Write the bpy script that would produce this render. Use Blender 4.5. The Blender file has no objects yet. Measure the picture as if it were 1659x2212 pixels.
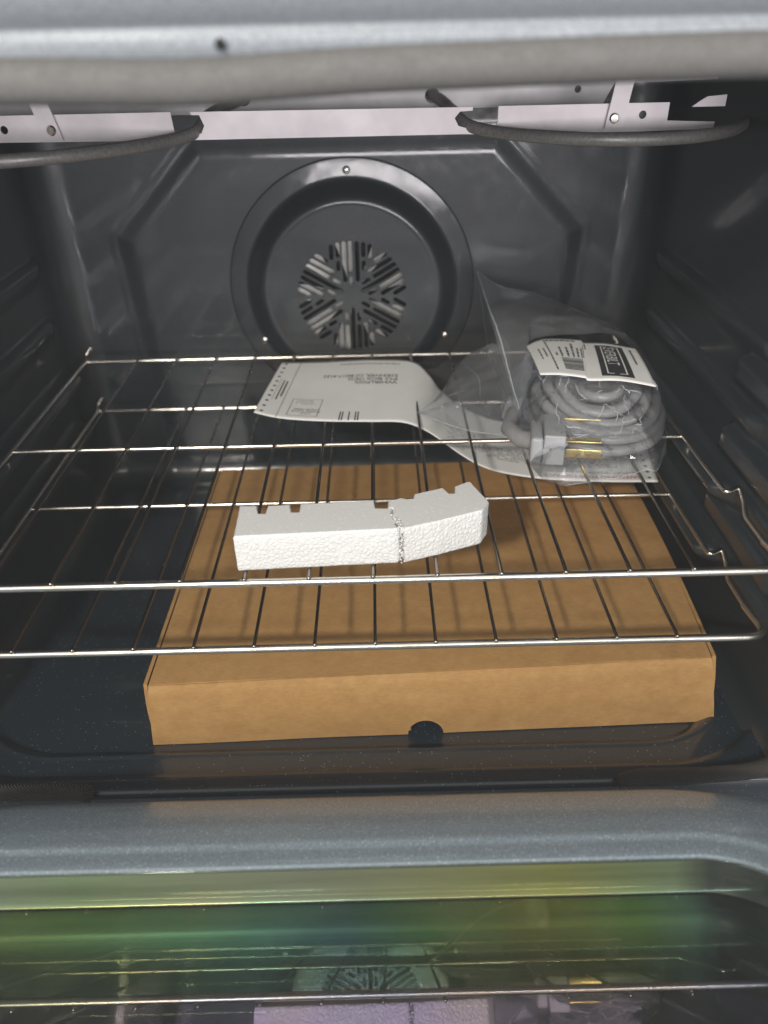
import bpy, bmesh, math, random
from mathutils import Vector, Matrix, noise
from mathutils.geometry import tessellate_polygon
random.seed(7)
K = 0.001                      # everything below is written in millimetres
SC = bpy.context.scene
C = SC.collection
R = math.radians

# ------------------------------------------------------------------ camera
cam_d = bpy.data.cameras.new("camera"); cam = bpy.data.objects.new("camera", cam_d); C.objects.link(cam)
SC.camera = cam
pitch, yaw, roll = 0.5753, -0.0040, -0.02147
rt = Vector((math.cos(yaw), math.sin(yaw), 0)); fwh = Vector((-math.sin(yaw), math.cos(yaw), 0))
fw = fwh * math.cos(pitch) - Vector((0, 0, 1)) * math.sin(pitch)
up = fwh * math.sin(pitch) + Vector((0, 0, 1)) * math.cos(pitch)
c_, s_ = math.cos(roll), math.sin(roll)
X = rt * c_ + up * s_; Y = up * c_ - rt * s_; Z = -fw
M = Matrix((X, Y, Z)).transposed().to_4x4(); M.translation = Vector((29.1, -421.7, 326.1)) * K
cam.matrix_world = M
cam_d.sensor_fit = 'VERTICAL'; cam_d.sensor_height = 36; cam_d.sensor_width = 27
cam_d.lens = 1648.2 / 2212 * 36
cam_d.clip_start = 0.01; cam_d.clip_end = 100
cam_d.dof.use_dof = True; cam_d.dof.focus_distance = 0.60; cam_d.dof.aperture_fstop = 4.2

# ------------------------------------------------------------------ world and lamps (a kitchen at night)
W = bpy.data.worlds.new("World"); SC.world = W; W.use_nodes = True
bg = W.node_tree.nodes["Background"]; bg.inputs[0].default_value = (0.93, 0.97, 1.0, 1); bg.inputs[1].default_value = 0.66
_nt = W.node_tree; _tc = _nt.nodes.new('ShaderNodeTexCoord'); _sp = _nt.nodes.new('ShaderNodeSeparateXYZ'); _nt.links.new(_tc.outputs['Generated'], _sp.inputs[0])
_rp = _nt.nodes.new('ShaderNodeValToRGB'); _nt.links.new(_sp.outputs['Z'], _rp.inputs[0])          # pale ceiling, mid-grey walls, dim floor
_e = _rp.color_ramp.elements; _e.new(0.5); _e.new(0.5)
for _q, (_p, _c) in zip(_e, [(0.0, (0.30, 0.31, 0.32)), (0.12, (0.47, 0.52, 0.57)), (0.42, (0.70, 0.76, 0.82)), (0.62, (0.95, 0.95, 0.93))]):
    _q.position = _p; _q.color = (*_c, 1)
_nt.links.new(_rp.outputs[0], bg.inputs[0])
def lamp(name, loc, target, size, sizey, power, col):
    l = bpy.data.lights.new(name, 'AREA'); l.shape = 'RECTANGLE'; l.size = size; l.size_y = sizey
    l.energy = power; l.color = col
    o = bpy.data.objects.new(name, l); C.objects.link(o); o.location = loc
    o.rotation_euler = (Vector(target) - Vector(loc)).to_track_quat('-Z', 'Y').to_euler()
lamp("kitchen_ceiling_lamp", (-0.72, -2.0, 1.42), (0.05, 0.1, -0.05), 0.16, 0.16, 46, (1.0, 0.94, 0.84))
lamp("kitchen_strip_light", (0.35, -2.2, 1.15), (0, 0, 0), 2.4, 0.14, 13, (1.0, 0.95, 0.88))
lamp("low_front_fill", (0.30, -2.5, 0.32), (0, 0, 0.2), 1.5, 0.45, 36, (1.0, 0.95, 0.97))  # unseen fill added low in front to brighten shield strips and box front
SC.view_settings.view_transform = 'Standard'; SC.view_settings.look = 'None'
SC.view_settings.gamma = 1; SC.view_settings.exposure = 0.1

# ------------------------------------------------------------------ materials
def mat(name):
    m = bpy.data.materials.new(name); m.use_nodes = True
    return m, m.node_tree, m.node_tree.nodes["Principled BSDF"]
def N(nt, t, **kw):
    n = nt.nodes.new(t)
    for k, v in kw.items():
        if k.startswith('i_'): n.inputs[k[2:].replace('_', ' ')].default_value = v
        else: setattr(n, k, v)
    return n
def L(nt, a, b): nt.links.new(a, b)
def coords(nt, scale=1.0, kind='Object'):
    tc = N(nt, 'ShaderNodeTexCoord'); mp = N(nt, 'ShaderNodeMapping')
    mp.inputs['Scale'].default_value = (scale,) * 3 if not isinstance(scale, tuple) else scale
    L(nt, tc.outputs[kind], mp.inputs[0]); return mp.outputs[0]
def ramp(nt, fac, stops):
    r = N(nt, 'ShaderNodeValToRGB'); e = r.color_ramp.elements
    while len(e) < len(stops): e.new(0.5)
    for q, (p, c) in zip(e, stops):
        q.position = p; q.color = (*c, 1) if len(c) == 3 else c
    L(nt, fac, r.inputs[0]); return r.outputs[0]
def plain(name, col, rough=0.5, metal=0.0, nscale=400, nvar=0.12, bump=0.0, coat=0.0):
    m, nt, p = mat(name)
    co = coords(nt); no = N(nt, 'ShaderNodeTexNoise', i_Scale=nscale, i_Detail=4.0); L(nt, co, no.inputs['Vector'])
    a = tuple(c * (1 - nvar) for c in col); b = tuple(min(1, c * (1 + nvar)) for c in col)
    L(nt, ramp(nt, no.outputs[0], [(0.3, a), (0.7, b)]), p.inputs['Base Color'])
    r2 = N(nt, 'ShaderNodeTexNoise', i_Scale=nscale * 0.13, i_Detail=3.0); L(nt, co, r2.inputs['Vector'])
    L(nt, ramp(nt, r2.outputs[0], [(0.3, (rough * 0.8,) * 3), (0.7, (min(1, rough * 1.2),) * 3)]), p.inputs['Roughness'])
    p.inputs['Metallic'].default_value = metal
    p.inputs['Coat Weight'].default_value = coat; p.inputs['Coat Roughness'].default_value = 0.05
    if bump:
        bp = N(nt, 'ShaderNodeBump', i_Strength=bump, i_Distance=0.0004)
        L(nt, no.outputs[0], bp.inputs['Height']); L(nt, bp.outputs[0], p.inputs['Normal'])
    return m
def enamel(name, base, fleck, rough, dens, flake=0.0, spec=0.5, cr=(0.05, 0.22), cw=1.0):
    m, nt, p = mat(name)
    co = coords(nt)
    v = N(nt, 'ShaderNodeTexVoronoi', i_Scale=520.0); L(nt, co, v.inputs['Vector'])
    small = ramp(nt, v.outputs['Distance'], [(0.0, (1, 1, 1)), (0.33, (0, 0, 0))])
    cell = N(nt, 'ShaderNodeSeparateColor'); L(nt, v.outputs['Color'], cell.inputs[0])
    pick = ramp(nt, cell.outputs[0], [(1 - dens, (0, 0, 0)), (1 - dens + 0.04, (1, 1, 1))])
    mul = N(nt, 'ShaderNodeMath', operation='MULTIPLY'); L(nt, small, mul.inputs[0]); L(nt, pick, mul.inputs[1])
    n1 = N(nt, 'ShaderNodeTexNoise', i_Scale=1500.0, i_Detail=2.0); L(nt, co, n1.inputs['Vector'])
    bcol = ramp(nt, n1.outputs[0], [(0.35, tuple(c * 0.7 for c in base)), (0.68, tuple(c * 1.5 for c in base))])
    mx = N(nt, 'ShaderNodeMix', data_type='RGBA'); L(nt, mul.outputs[0], mx.inputs['Factor'])
    L(nt, bcol, mx.inputs['A']); mx.inputs['B'].default_value = (*fleck, 1); L(nt, mx.outputs['Result'], p.inputs['Base Color'])
    p.inputs['Roughness'].default_value = rough; p.inputs['Metallic'].default_value = flake
    p.inputs['Specular IOR Level'].default_value = spec
    p.inputs['Coat Weight'].default_value = cw
    w = N(nt, 'ShaderNodeTexNoise', i_Scale=60.0, i_Detail=3.0); L(nt, co, w.inputs['Vector'])
    L(nt, ramp(nt, w.outputs[0], [(0.35, (cr[0],) * 3), (0.75, (cr[1],) * 3)]), p.inputs['Coat Roughness'])
    b = N(nt, 'ShaderNodeBump', i_Strength=0.35, i_Distance=0.0003); L(nt, n1.outputs[0], b.inputs['Height']); L(nt, b.outputs[0], p.inputs['Normal'])
    wav = N(nt, 'ShaderNodeTexNoise', i_Scale=22.0, i_Detail=2.0); L(nt, co, wav.inputs['Vector'])
    b2 = N(nt, 'ShaderNodeBump', i_Strength=0.25, i_Distance=0.0012); L(nt, wav.outputs[0], b2.inputs['Height']); L(nt, b2.outputs[0], p.inputs['Coat Normal'])
    return m
ENAMEL = enamel("dark_speckled_enamel", (0.016, 0.024, 0.032), (0.34, 0.40, 0.45), 0.42, 0.10)
ENAMEL_BACK = enamel('deep_oven_enamel', (0.020, 0.027, 0.032), (0.12, 0.14, 0.15), 0.45, 0.06, 0.0, 0.45, (0.07, 0.22), 0.85)
ENAMEL_DOOR = enamel("lit_door_enamel", (0.29, 0.35, 0.40), (1.0, 1.0, 1.0), 0.42, 0.4, 0.3, 0.5, (0.06, 0.16), 0.7)  # paler copy of the oven enamel; kitchen light put into its colour
ENAMEL_HEAD = enamel("lit_header_enamel", (0.25, 0.275, 0.30), (0.4, 0.42, 0.45), 0.5, 0.08, 0.05, 0.3, (0.24, 0.34), 0.22)  # milky copy for the header; kitchen light and lens veil put into the colour
CHROME = plain("nickel_wire", (0.86, 0.81, 0.73), 0.25, 1.0, 40, 0.05)
CHROME_DARK = plain("nickel_wire_thin", (0.36, 0.33, 0.30), 0.26, 1.0, 40, 0.06)
ALU = plain("aluminised_sheet", (0.86, 0.81, 0.83), 0.5, 0.1, 28, 0.13, 0.3)  # pinkish base: bounce off the door glass put into the colour
ALU_DULL = plain("dull_aluminised_sheet", (0.62, 0.61, 0.62), 0.5, 0.2, 90, 0.06, 0.1)
TUBE = plain("broil_element_sheath", (0.24, 0.235, 0.225), 0.45, 0.4, 500, 0.2, 0.2)
BLACK = plain("black_void", (0.004, 0.004, 0.004), 0.9)
FANBLADE = plain("fan_blade_aluminium", (0.86, 0.85, 0.80), 0.4, 0.3, 200, 0.1)
GREYCORD = plain("grey_vinyl_cord", (0.26, 0.26, 0.265), 0.35, 0, 200, 0.08)
GREYPLUG = plain("grey_plug_vinyl", (0.33, 0.34, 0.35), 0.38, 0, 500, 0.06, 0.2)
BRASS = plain("brass_prong", (0.98, 0.74, 0.30), 0.32, 1.0, 300, 0.12)
PAPER = plain("white_paper", (0.87, 0.87, 0.85), 0.6, 0, 60, 0.03)
INK = plain("black_ink", (0.045, 0.045, 0.05), 0.6)
INKGREY = plain("grey_ink", (0.075, 0.075, 0.08), 0.6)
INKRED = plain("red_ink", (0.42, 0.06, 0.07), 0.6)
HOLE = plain("punched_hole_dark", (0.02, 0.02, 0.022), 0.9)
BOLT = plain("screw_steel", (0.62, 0.60, 0.55), 0.22, 1.0)
FRAMEGREY = plain("veiled_gasket_weave", (0.135, 0.132, 0.128), 0.8, 0, 900, 0.25, 0.6)  # paler than the lower gasket; lens veil put into its colour

def gasket_mat():
    m, nt, p = mat("black_braided_gasket")
    co = coords(nt)
    w = N(nt, 'ShaderNodeTexWave', i_Scale=260.0, i_Distortion=1.5); w.bands_direction = 'DIAGONAL'; L(nt, co, w.inputs['Vector'])
    L(nt, ramp(nt, w.outputs[0], [(0.2, (0.016, 0.014, 0.012)), (0.9, (0.085, 0.075, 0.066))]), p.inputs['Base Color'])
    p.inputs['Roughness'].default_value = 0.75
    b = N(nt, 'ShaderNodeBump', i_Strength=1.0, i_Distance=0.0006); L(nt, w.outputs[0], b.inputs['Height']); L(nt, b.outputs[0], p.inputs['Normal'])
    return m
GASKET = gasket_mat()

def foam_mat():
    m, nt, p = mat("white_bead_foam")
    co = coords(nt)
    v = N(nt, 'ShaderNodeTexVoronoi', i_Scale=290.0); L(nt, co, v.inputs['Vector'])
    v2 = N(nt, 'ShaderNodeTexVoronoi', i_Scale=190.0); L(nt, co, v2.inputs['Vector'])
    gap = ramp(nt, v2.outputs['Distance'], [(0.0, (0.80, 0.80, 0.79)), (0.55, (0.74, 0.74, 0.73))])
    L(nt, gap, p.inputs['Base Color']); p.inputs['Roughness'].default_value = 0.55
    p.inputs['Subsurface Weight'].default_value = 0.15; p.inputs['Subsurface Radius'].default_value = (0.003, 0.003, 0.003)
    v3 = N(nt, 'ShaderNodeTexVoronoi', i_Scale=290.0, feature='DISTANCE_TO_EDGE'); L(nt, co, v3.inputs['Vector'])
    b = N(nt, 'ShaderNodeBump', i_Strength=0.6, i_Distance=0.0010); L(nt, ramp(nt, v3.outputs['Distance'], [(0.0, (0, 0, 0)), (0.22, (0.6,) * 3), (0.6, (1, 1, 1))]), b.inputs['Height'])
    L(nt, b.outputs[0], p.inputs['Normal'])
    return m
FOAM = foam_mat()
def foam_top_mat():
    m, nt, p = mat("white_bead_foam_cut_face")
    co = coords(nt)
    no = N(nt, 'ShaderNodeTexNoise', i_Scale=900.0, i_Detail=3.0); L(nt, co, no.inputs['Vector'])
    fl = N(nt, 'ShaderNodeTexNoise', i_Scale=330.0, i_Detail=3.0, i_Roughness=0.6); L(nt, co, fl.inputs['Vector'])
    pits = ramp(nt, fl.outputs[0], [(0.60, (0, 0, 0)), (0.66, (1, 1, 1))])
    mx = N(nt, 'ShaderNodeMix', data_type='RGBA'); L(nt, pits, mx.inputs['Factor']); mx.inputs['A'].default_value = (0.80, 0.80, 0.79, 1); mx.inputs['B'].default_value = (0.92, 0.92, 0.91, 1)
    L(nt, mx.outputs['Result'], p.inputs['Base Color']); p.inputs['Roughness'].default_value = 0.6
    b = N(nt, 'ShaderNodeBump', i_Strength=0.5, i_Distance=0.0006); L(nt, no.outputs[0], b.inputs['Height'])
    b2 = N(nt, 'ShaderNodeBump', i_Strength=0.25, i_Distance=0.0006); L(nt, pits, b2.inputs['Height']); L(nt, b.outputs[0], b2.inputs['Normal'])
    L(nt, b2.outputs[0], p.inputs['Normal'])
    return m
FOAM_TOP = foam_top_mat()

def card_mat():
    m, nt, p = mat("brown_kraft_cardboard")
    co = coords(nt)
    a = N(nt, 'ShaderNodeTexNoise', i_Scale=55.0, i_Detail=10.0, i_Roughness=0.75); L(nt, co, a.inputs['Vector'])
    f = N(nt, 'ShaderNodeTexNoise', i_Scale=700.0, i_Detail=3.0); L(nt, coords(nt, (0.25, 1, 1)), f.inputs['Vector'])
    ad = N(nt, 'ShaderNodeMath', operation='MULTIPLY_ADD'); L(nt, f.outputs[0], ad.inputs[0]); ad.inputs[1].default_value = 0.45; L(nt, a.outputs[0], ad.inputs[2])
    L(nt, ramp(nt, ad.outputs[0], [(0.50, (0.39, 0.212, 0.075)), (0.74, (0.46, 0.262, 0.098)), (0.95, (0.52, 0.31, 0.126))]), p.inputs['Base Color'])
    p.inputs['Roughness'].default_value = 0.62
    w = N(nt, 'ShaderNodeTexWave', i_Scale=70.0, i_Distortion=0.3); w.bands_direction = 'Y'; L(nt, co, w.inputs['Vector'])
    b = N(nt, 'ShaderNodeBump', i_Strength=0.0, i_Distance=0.0005); L(nt, w.outputs[0], b.inputs['Height'])
    b2 = N(nt, 'ShaderNodeBump', i_Strength=0.3, i_Distance=0.0015); L(nt, a.outputs[0], b2.inputs['Height']); L(nt, b.outputs[0], b2.inputs['Normal'])
    L(nt, b2.outputs[0], p.inputs['Normal'])
    return m
CARD = card_mat()
CARD_EDGE = plain("cardboard_cut_edge", (0.36, 0.20, 0.075), 0.8, 0, 500, 0.4)

def film_mat(name="clear_plastic_film", dif=0.085, sp0=0.025):
    m, nt, p = mat(name)
    nt.nodes.remove(p); out = nt.nodes["Material Output"]
    co = coords(nt)
    tr = N(nt, 'ShaderNodeBsdfTransparent'); tr.inputs[0].default_value = (0.965, 0.97, 0.975, 1)
    gl = N(nt, 'ShaderNodeBsdfGlossy'); gl.inputs['Roughness'].default_value = 0.10; gl.inputs[0].default_value = (0.9, 0.93, 1, 1)
    df = N(nt, 'ShaderNodeBsdfDiffuse'); df.inputs[0].default_value = (0.62, 0.64, 0.67, 1)
    n = N(nt, 'ShaderNodeTexNoise', i_Scale=38.0, i_Detail=6.0, i_Roughness=0.6, i_Distortion=1.6); L(nt, co, n.inputs['Vector'])
    b = N(nt, 'ShaderNodeBump', i_Strength=0.6, i_Distance=0.003); L(nt, n.outputs[0], b.inputs['Height'])
    L(nt, b.outputs[0], gl.inputs['Normal'])
    lw = N(nt, 'ShaderNodeLayerWeight', i_Blend=0.25); L(nt, b.outputs[0], lw.inputs['Normal'])
    m1 = N(nt, 'ShaderNodeMixShader'); m1.inputs[0].default_value = dif; L(nt, tr.outputs[0], m1.inputs[1]); L(nt, df.outputs[0], m1.inputs[2])
    r = ramp(nt, lw.outputs['Fresnel'], [(0.0, (sp0,) * 3), (1.0, (0.6,) * 3)])
    m2 = N(nt, 'ShaderNodeMixShader'); L(nt, r, m2.inputs[0]); L(nt, m1.outputs[0], m2.inputs[1]); L(nt, gl.outputs[0], m2.inputs[2])
    L(nt, m2.outputs[0], out.inputs[0])
    return m
EDGE = plain('pale_film_highlight', (0.50, 0.52, 0.55), 0.25, 0.0, 300, 0.2)  # fold and edge highlights of the film put into a pale colour
FILM = film_mat()
FILM2 = film_mat('milky_plastic_film', 0.16)
FILM3 = film_mat('crinkled_plastic_film', 0.12, 0.30)

def pane_mat(name, weight, tint_scale):
    # coated oven-door glass: the coating colours what it reflects (green near the hinge, pink further out)
    m, nt, p = mat(name); nt.nodes.remove(p); out = nt.nodes["Material Output"]
    tc = N(nt, 'ShaderNodeTexCoord'); sp = N(nt, 'ShaderNodeSeparateXYZ'); L(nt, tc.outputs['Object'], sp.inputs[0])
    n = N(nt, 'ShaderNodeTexNoise', i_Scale=7.0, i_Detail=2.0); L(nt, coords(nt, (1, 0.25, 0.25)), n.inputs['Vector'])
    hue = ramp(nt, n.outputs[0], [(0.30, (0.20, 0.36, 0.30)), (0.42, (0.32, 0.42, 0.18)), (0.52, (0.42, 0.40, 0.20)), (0.62, (0.22, 0.40, 0.28)), (0.75, (0.22, 0.30, 0.38))])
    hue2 = ramp(nt, n.outputs[0], [(0.30, (0.90, 0.74, 0.78)), (0.42, (0.90, 0.86, 0.74)), (0.52, (0.86, 0.70, 0.76)), (0.62, (0.72, 0.58, 0.90)), (0.75, (0.60, 0.60, 0.78))])
    mr = N(nt, 'ShaderNodeMapRange'); L(nt, sp.outputs['Z'], mr.inputs[0]); mr.inputs[1].default_value = -0.038; mr.inputs[2].default_value = -0.031
    mx = N(nt, 'ShaderNodeMix', data_type='RGBA'); L(nt, mr.outputs[0], mx.inputs['Factor']); L(nt, hue, mx.inputs['A']); L(nt, hue2, mx.inputs['B'])
    gl = N(nt, 'ShaderNodeBsdfGlossy'); gl.inputs['Roughness'].default_value = 0.012; L(nt, mx.outputs['Result'], gl.inputs[0])
    tr = N(nt, 'ShaderNodeBsdfTransparent'); tr.inputs[0].default_value = (0.93, 0.95, 0.92, 1)
    ms = N(nt, 'ShaderNodeMixShader'); ms.inputs[0].default_value = weight
    L(nt, tr.outputs[0], ms.inputs[1]); L(nt, gl.outputs[0], ms.inputs[2])
    df = N(nt, 'ShaderNodeBsdfDiffuse'); df.inputs[0].default_value = (0.6, 0.62, 0.6, 1)      # thin greasy dust film, thickened to put a hazier sheen on the glass
    sm = N(nt, 'ShaderNodeTexNoise', i_Scale=20.0, i_Detail=8.0, i_Roughness=0.7); L(nt, coords(nt), sm.inputs['Vector'])
    ms2 = N(nt, 'ShaderNodeMixShader'); L(nt, ramp(nt, sm.outputs[0], [(0.35, (0.02,) * 3), (0.75, (0.085,) * 3)]), ms2.inputs[0]); L(nt, ms.outputs[0], ms2.inputs[1]); L(nt, df.outputs[0], ms2.inputs[2])
    L(nt, ms2.outputs[0], out.inputs[0])
    return m
PANE = pane_mat("coated_inner_pane", 0.40, 1)
PANE2 = pane_mat("coated_middle_pane", 0.24, 1)
def channel_mat(name, stops, rough):  # reflected colour bands of the coated glass, painted along x
    m, nt, p = mat(name)
    tc = N(nt, 'ShaderNodeTexCoord'); sp = N(nt, 'ShaderNodeSeparateXYZ'); L(nt, tc.outputs['Object'], sp.inputs[0])
    mr = N(nt, 'ShaderNodeMapRange'); L(nt, sp.outputs['X'], mr.inputs[0]); mr.inputs[1].default_value = -0.25; mr.inputs[2].default_value = 0.25
    n = N(nt, 'ShaderNodeTexNoise', i_Scale=120.0, i_Detail=6.0); L(nt, coords(nt, (0.05, 1, 1)), n.inputs['Vector'])
    col = ramp(nt, mr.outputs[0], stops)
    mx = N(nt, 'ShaderNodeMix', data_type='RGBA', blend_type='MULTIPLY'); mx.inputs['Factor'].default_value = 1.0
    L(nt, col, mx.inputs['A']); L(nt, ramp(nt, n.outputs[0], [(0.3, (0.6,) * 3), (0.7, (1.0,) * 3)]), mx.inputs['B'])
    L(nt, mx.outputs['Result'], p.inputs['Base Color'])
    p.inputs['Metallic'].default_value = 0.3; p.inputs['Roughness'].default_value = rough
    return m
CH1 = channel_mat("channel_reflection_upper", [(0.0, (0.72, 0.80, 0.68)), (0.2, (0.62, 0.78, 0.50)), (0.45, (0.80, 0.82, 0.62)), (0.75, (0.82, 0.84, 0.32)), (0.89, (0.62, 0.78, 0.50)), (0.93, (0.16, 0.18, 0.17))], 0.4)
CH2 = channel_mat("channel_reflection_lower", [(0.0, (0.10, 0.42, 0.36)), (0.12, (0.34, 0.54, 0.14)), (0.32, (0.16, 0.58, 0.32)), (0.5, (0.10, 0.30, 0.40)), (0.60, (0.20, 0.50, 0.18)), (0.72, (0.46, 0.48, 0.08)), (0.84, (0.36, 0.66, 0.10)), (0.90, (0.34, 0.68, 0.48)), (0.93, (0.03, 0.04, 0.04))], 0.4)

# ------------------------------------------------------------------ mesh helpers
def link(name, me, m, parent=None, smooth=True):
    o = bpy.data.objects.new(name, me); C.objects.link(o)
    for mm in (m if isinstance(m, (list, tuple)) else [m]): me.materials.append(mm)
    if smooth:
        for p in me.polygons: p.use_smooth = True
    if parent: o.parent = parent; o.matrix_parent_inverse = parent.matrix_world.inverted()
    return o
def pyobj(name, verts, faces, m, parent=None, smooth=True):
    me = bpy.data.meshes.new(name)
    me.from_pydata([(v[0] * K, v[1] * K, v[2] * K) for v in verts], [], faces); me.update()
    return link(name, me, m, parent, smooth)
def bmobj(name, bm, m, parent=None, smooth=True, sharp=None):
    bmesh.ops.recalc_face_normals(bm, faces=bm.faces)
    for v in bm.verts: v.co *= K
    me = bpy.data.meshes.new(name); bm.to_mesh(me); bm.free()
    o = link(name, me, m, parent, smooth)
    if sharp is not None:
        me.set_sharp_from_angle(angle=R(sharp))
    return o
def thing(name, loc, label, cat, group=None):
    o = bpy.data.objects.new(name, None); C.objects.link(o); o.empty_display_size = 0.02
    o.matrix_world = Matrix.Translation(Vector(loc) * K); o['label'] = label; o['category'] = cat
    if group: o['group'] = group
    return o
def catmull(pts, n=6):
    pts = [Vector(p) for p in pts]; out = []
    for i in range(len(pts) - 1):
        p0 = pts[max(i - 1, 0)]; p1 = pts[i]; p2 = pts[i + 1]; p3 = pts[min(i + 2, len(pts) - 1)]
        for k in range(n):
            t = k / n
            out.append(0.5 * ((2 * p1) + (p2 - p0) * t + (2 * p0 - 5 * p1 + 4 * p2 - p3) * t * t + (3 * p1 - p0 - 3 * p2 + p3) * t ** 3))
    out.append(pts[-1]); return out
def fillet(pts, r, n=6):
    pts = [Vector(p) for p in pts]; out = [pts[0]]
    for i in range(1, len(pts) - 1):
        rr = r[i] if isinstance(r, (list, tuple)) else r
        a, b, c = pts[i - 1], pts[i], pts[i + 1]
        u = (a - b); v = (c - b); k = min(rr, u.length * 0.48, v.length * 0.48)
        if k < 0.05:
            out.append(b); continue
        A = b + u.normalized() * k; B = b + v.normalized() * k
        for j in range(n + 1):
            t = j / n; out.append(A * (1 - t) ** 2 + b * 2 * t * (1 - t) + B * t * t)
    out.append(pts[-1]); return out
def tube_bm(bm, pts, r, seg=12, cap=True, closed=False):
    pts = [Vector(p) for p in pts]; n = len(pts); rings = []
    up0 = None
    for i, p in enumerate(pts):
        if closed: t = (pts[(i + 1) % n] - pts[i - 1]).normalized()
        else: t = (pts[min(i + 1, n - 1)] - pts[max(i - 1, 0)]).normalized()
        if up0 is None:
            up0 = Vector((0, 0, 1)) if abs(t.z) < 0.9 else Vector((0, 1, 0))
        a = (up0 - t * up0.dot(t)).normalized(); b = t.cross(a); up0 = a
        rr = r(i / (n - 1)) if callable(r) else r
        rings.append([bm.verts.new(p + (a * math.cos(q) + b * math.sin(q)) * rr) for q in [2 * math.pi * k / seg for k in range(seg)]])
    for i in range(n if closed else n - 1):
        A = rings[i]; B = rings[(i + 1) % n]
        for k in range(seg): bm.faces.new((A[k], A[(k + 1) % seg], B[(k + 1) % seg], B[k]))
    if cap and not closed:
        bm.faces.new(rings[0][::-1]); bm.faces.new(rings[-1])
def tube(name, pts, r, m, parent=None, seg=12, closed=False):
    bm = bmesh.new(); tube_bm(bm, pts, r, seg, True, closed); return bmobj(name, bm, m, parent, True, 50)
def rbox(name, c, size, m, parent=None, bev=1.0, rot=None, seg=2):
    bm = bmesh.new(); bmesh.ops.create_cube(bm, size=1)
    for v in bm.verts: v.co = Vector((v.co.x * size[0], v.co.y * size[1], v.co.z * size[2]))
    if bev: bmesh.ops.bevel(bm, geom=bm.edges[:], offset=bev, segments=seg, affect='EDGES', profile=0.5)
    Mx = (rot.to_4x4() if rot else Matrix.Identity(4)); Mx.translation = Vector(c)
    bmesh.ops.transform(bm, matrix=Mx, verts=bm.verts)
    return bmobj(name, bm, m, parent, True, 30)
def lathe(name, prof, centre, axis_rot, m, parent=None, seg=24, sharp=35):
    bm = bmesh.new(); rings = []
    for r, h in prof:
        rings.append([bm.verts.new((r * math.cos(2 * math.pi * k / seg), r * math.sin(2 * math.pi * k / seg), h)) for k in range(seg)])
    for A, B in zip(rings, rings[1:]):
        for k in range(seg): bm.faces.new((A[k], A[(k + 1) % seg], B[(k + 1) % seg], B[k]))
    bm.faces.new(rings[-1]); bm.faces.new(rings[0][::-1])
    Mx = axis_rot.to_4x4(); Mx.translation = Vector(centre)
    bmesh.ops.transform(bm, matrix=Mx, verts=bm.verts)
    return bmobj(name, bm, m, parent, True, sharp)
FRONT = Matrix.Rotation(R(90), 3, 'X')      # local +z looks towards the viewer (-y)
def prism(name, poly, z0, z1, m, parent=None, holes=(), frame=None, bev=0.0):
    """flat outline (mm) with holes, thickened; frame maps local (u, v, w) to the oven"""
    cu = bpy.data.curves.new("outline", 'CURVE'); cu.dimensions = '2D'; cu.fill_mode = 'BOTH'
    for pl in [poly] + list(holes):
        s = cu.splines.new('POLY'); s.points.add(len(pl) - 1); s.use_cyclic_u = True
        for q, (a, b) in zip(s.points, pl): q.co = (a, b, 0, 1)
    cu.extrude = abs(z1 - z0) / 2; cu.bevel_depth = bev
    o = bpy.data.objects.new("outline", cu); C.objects.link(o)
    dg = bpy.context.evaluated_depsgraph_get(); me = bpy.data.meshes.new_from_object(o.evaluated_get(dg))
    bpy.data.objects.remove(o); bpy.data.curves.remove(cu)
    me.name = name; me.materials.clear()
    for v in me.vertices:
        p = Vector((v.co.x, v.co.y, v.co.z + (z0 + z1) / 2))
        v.co = (frame @ p if frame is not None else p) * K
    me.update()
    return link(name, me, m, parent, False)
def circ(cx, cy, r, n=20): return [(cx + r * math.cos(2 * math.pi * k / n), cy + r * math.sin(2 * math.pi * k / n)) for k in range(n)]
def sstep(a, b, x):
    t = max(0, min(1, (x - a) / (b - a))) if a != b else float(x > a)
    return t * t * (3 - 2 * t)
FONT_CACHE = {}
def text_mesh(name, s, size, mapf, m, parent, align='LEFT', sx=1.0, off=0.0, ls=1.0):
    cu = bpy.data.curves.new("t", 'FONT'); cu.body = s; cu.size = size; cu.align_x = align; cu.resolution_u = 2; cu.offset = off; cu.space_line = ls
    o = bpy.data.objects.new("t", cu); C.objects.link(o)
    dg = bpy.context.evaluated_depsgraph_get(); me = bpy.data.meshes.new_from_object(o.evaluated_get(dg))
    bpy.data.objects.remove(o); bpy.data.curves.remove(cu)
    me.name = name; me.materials.clear()
    for v in me.vertices: v.co = Vector(mapf(v.co.x * sx, v.co.y)) * K
    me.update(); return link(name, me, m, parent, False)
def quads_mesh(name, rects, mapf, m, parent):
    """printed bars: rects (u0,v0,u1,v1) laid on a surface, split along u"""
    V, F = [], []
    for (a, b, c, d) in rects:
        n = max(1, int(abs(c - a) / 8)); base = len(V)
        m_ = max(1, int(abs(d - b) / (8 if d - b > 2 else 0.06)))
        for i in range(n + 1):
            for j in range(m_ + 1): V.append(mapf(a + (c - a) * i / n, b + (d - b) * j / m_))
        for i in range(n):
            for j in range(m_):
                q = base + i * (m_ + 1) + j; F.append((q, q + m_ + 1, q + m_ + 2, q + 1))
    return pyobj(name, V, F, m, parent, False)

# ================================================================== THE OVEN
oven = thing("oven", (0, 200, -180), "open built-in oven with dark blue-grey speckled enamel inside and its door lowered", "oven")
XH, YB, ZF, ZC, RC = 330.0, 455.0, -180.0, 300.0, 32.0     # half width, back wall, floor, ceiling, corner radius
YFR = -48.0

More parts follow.
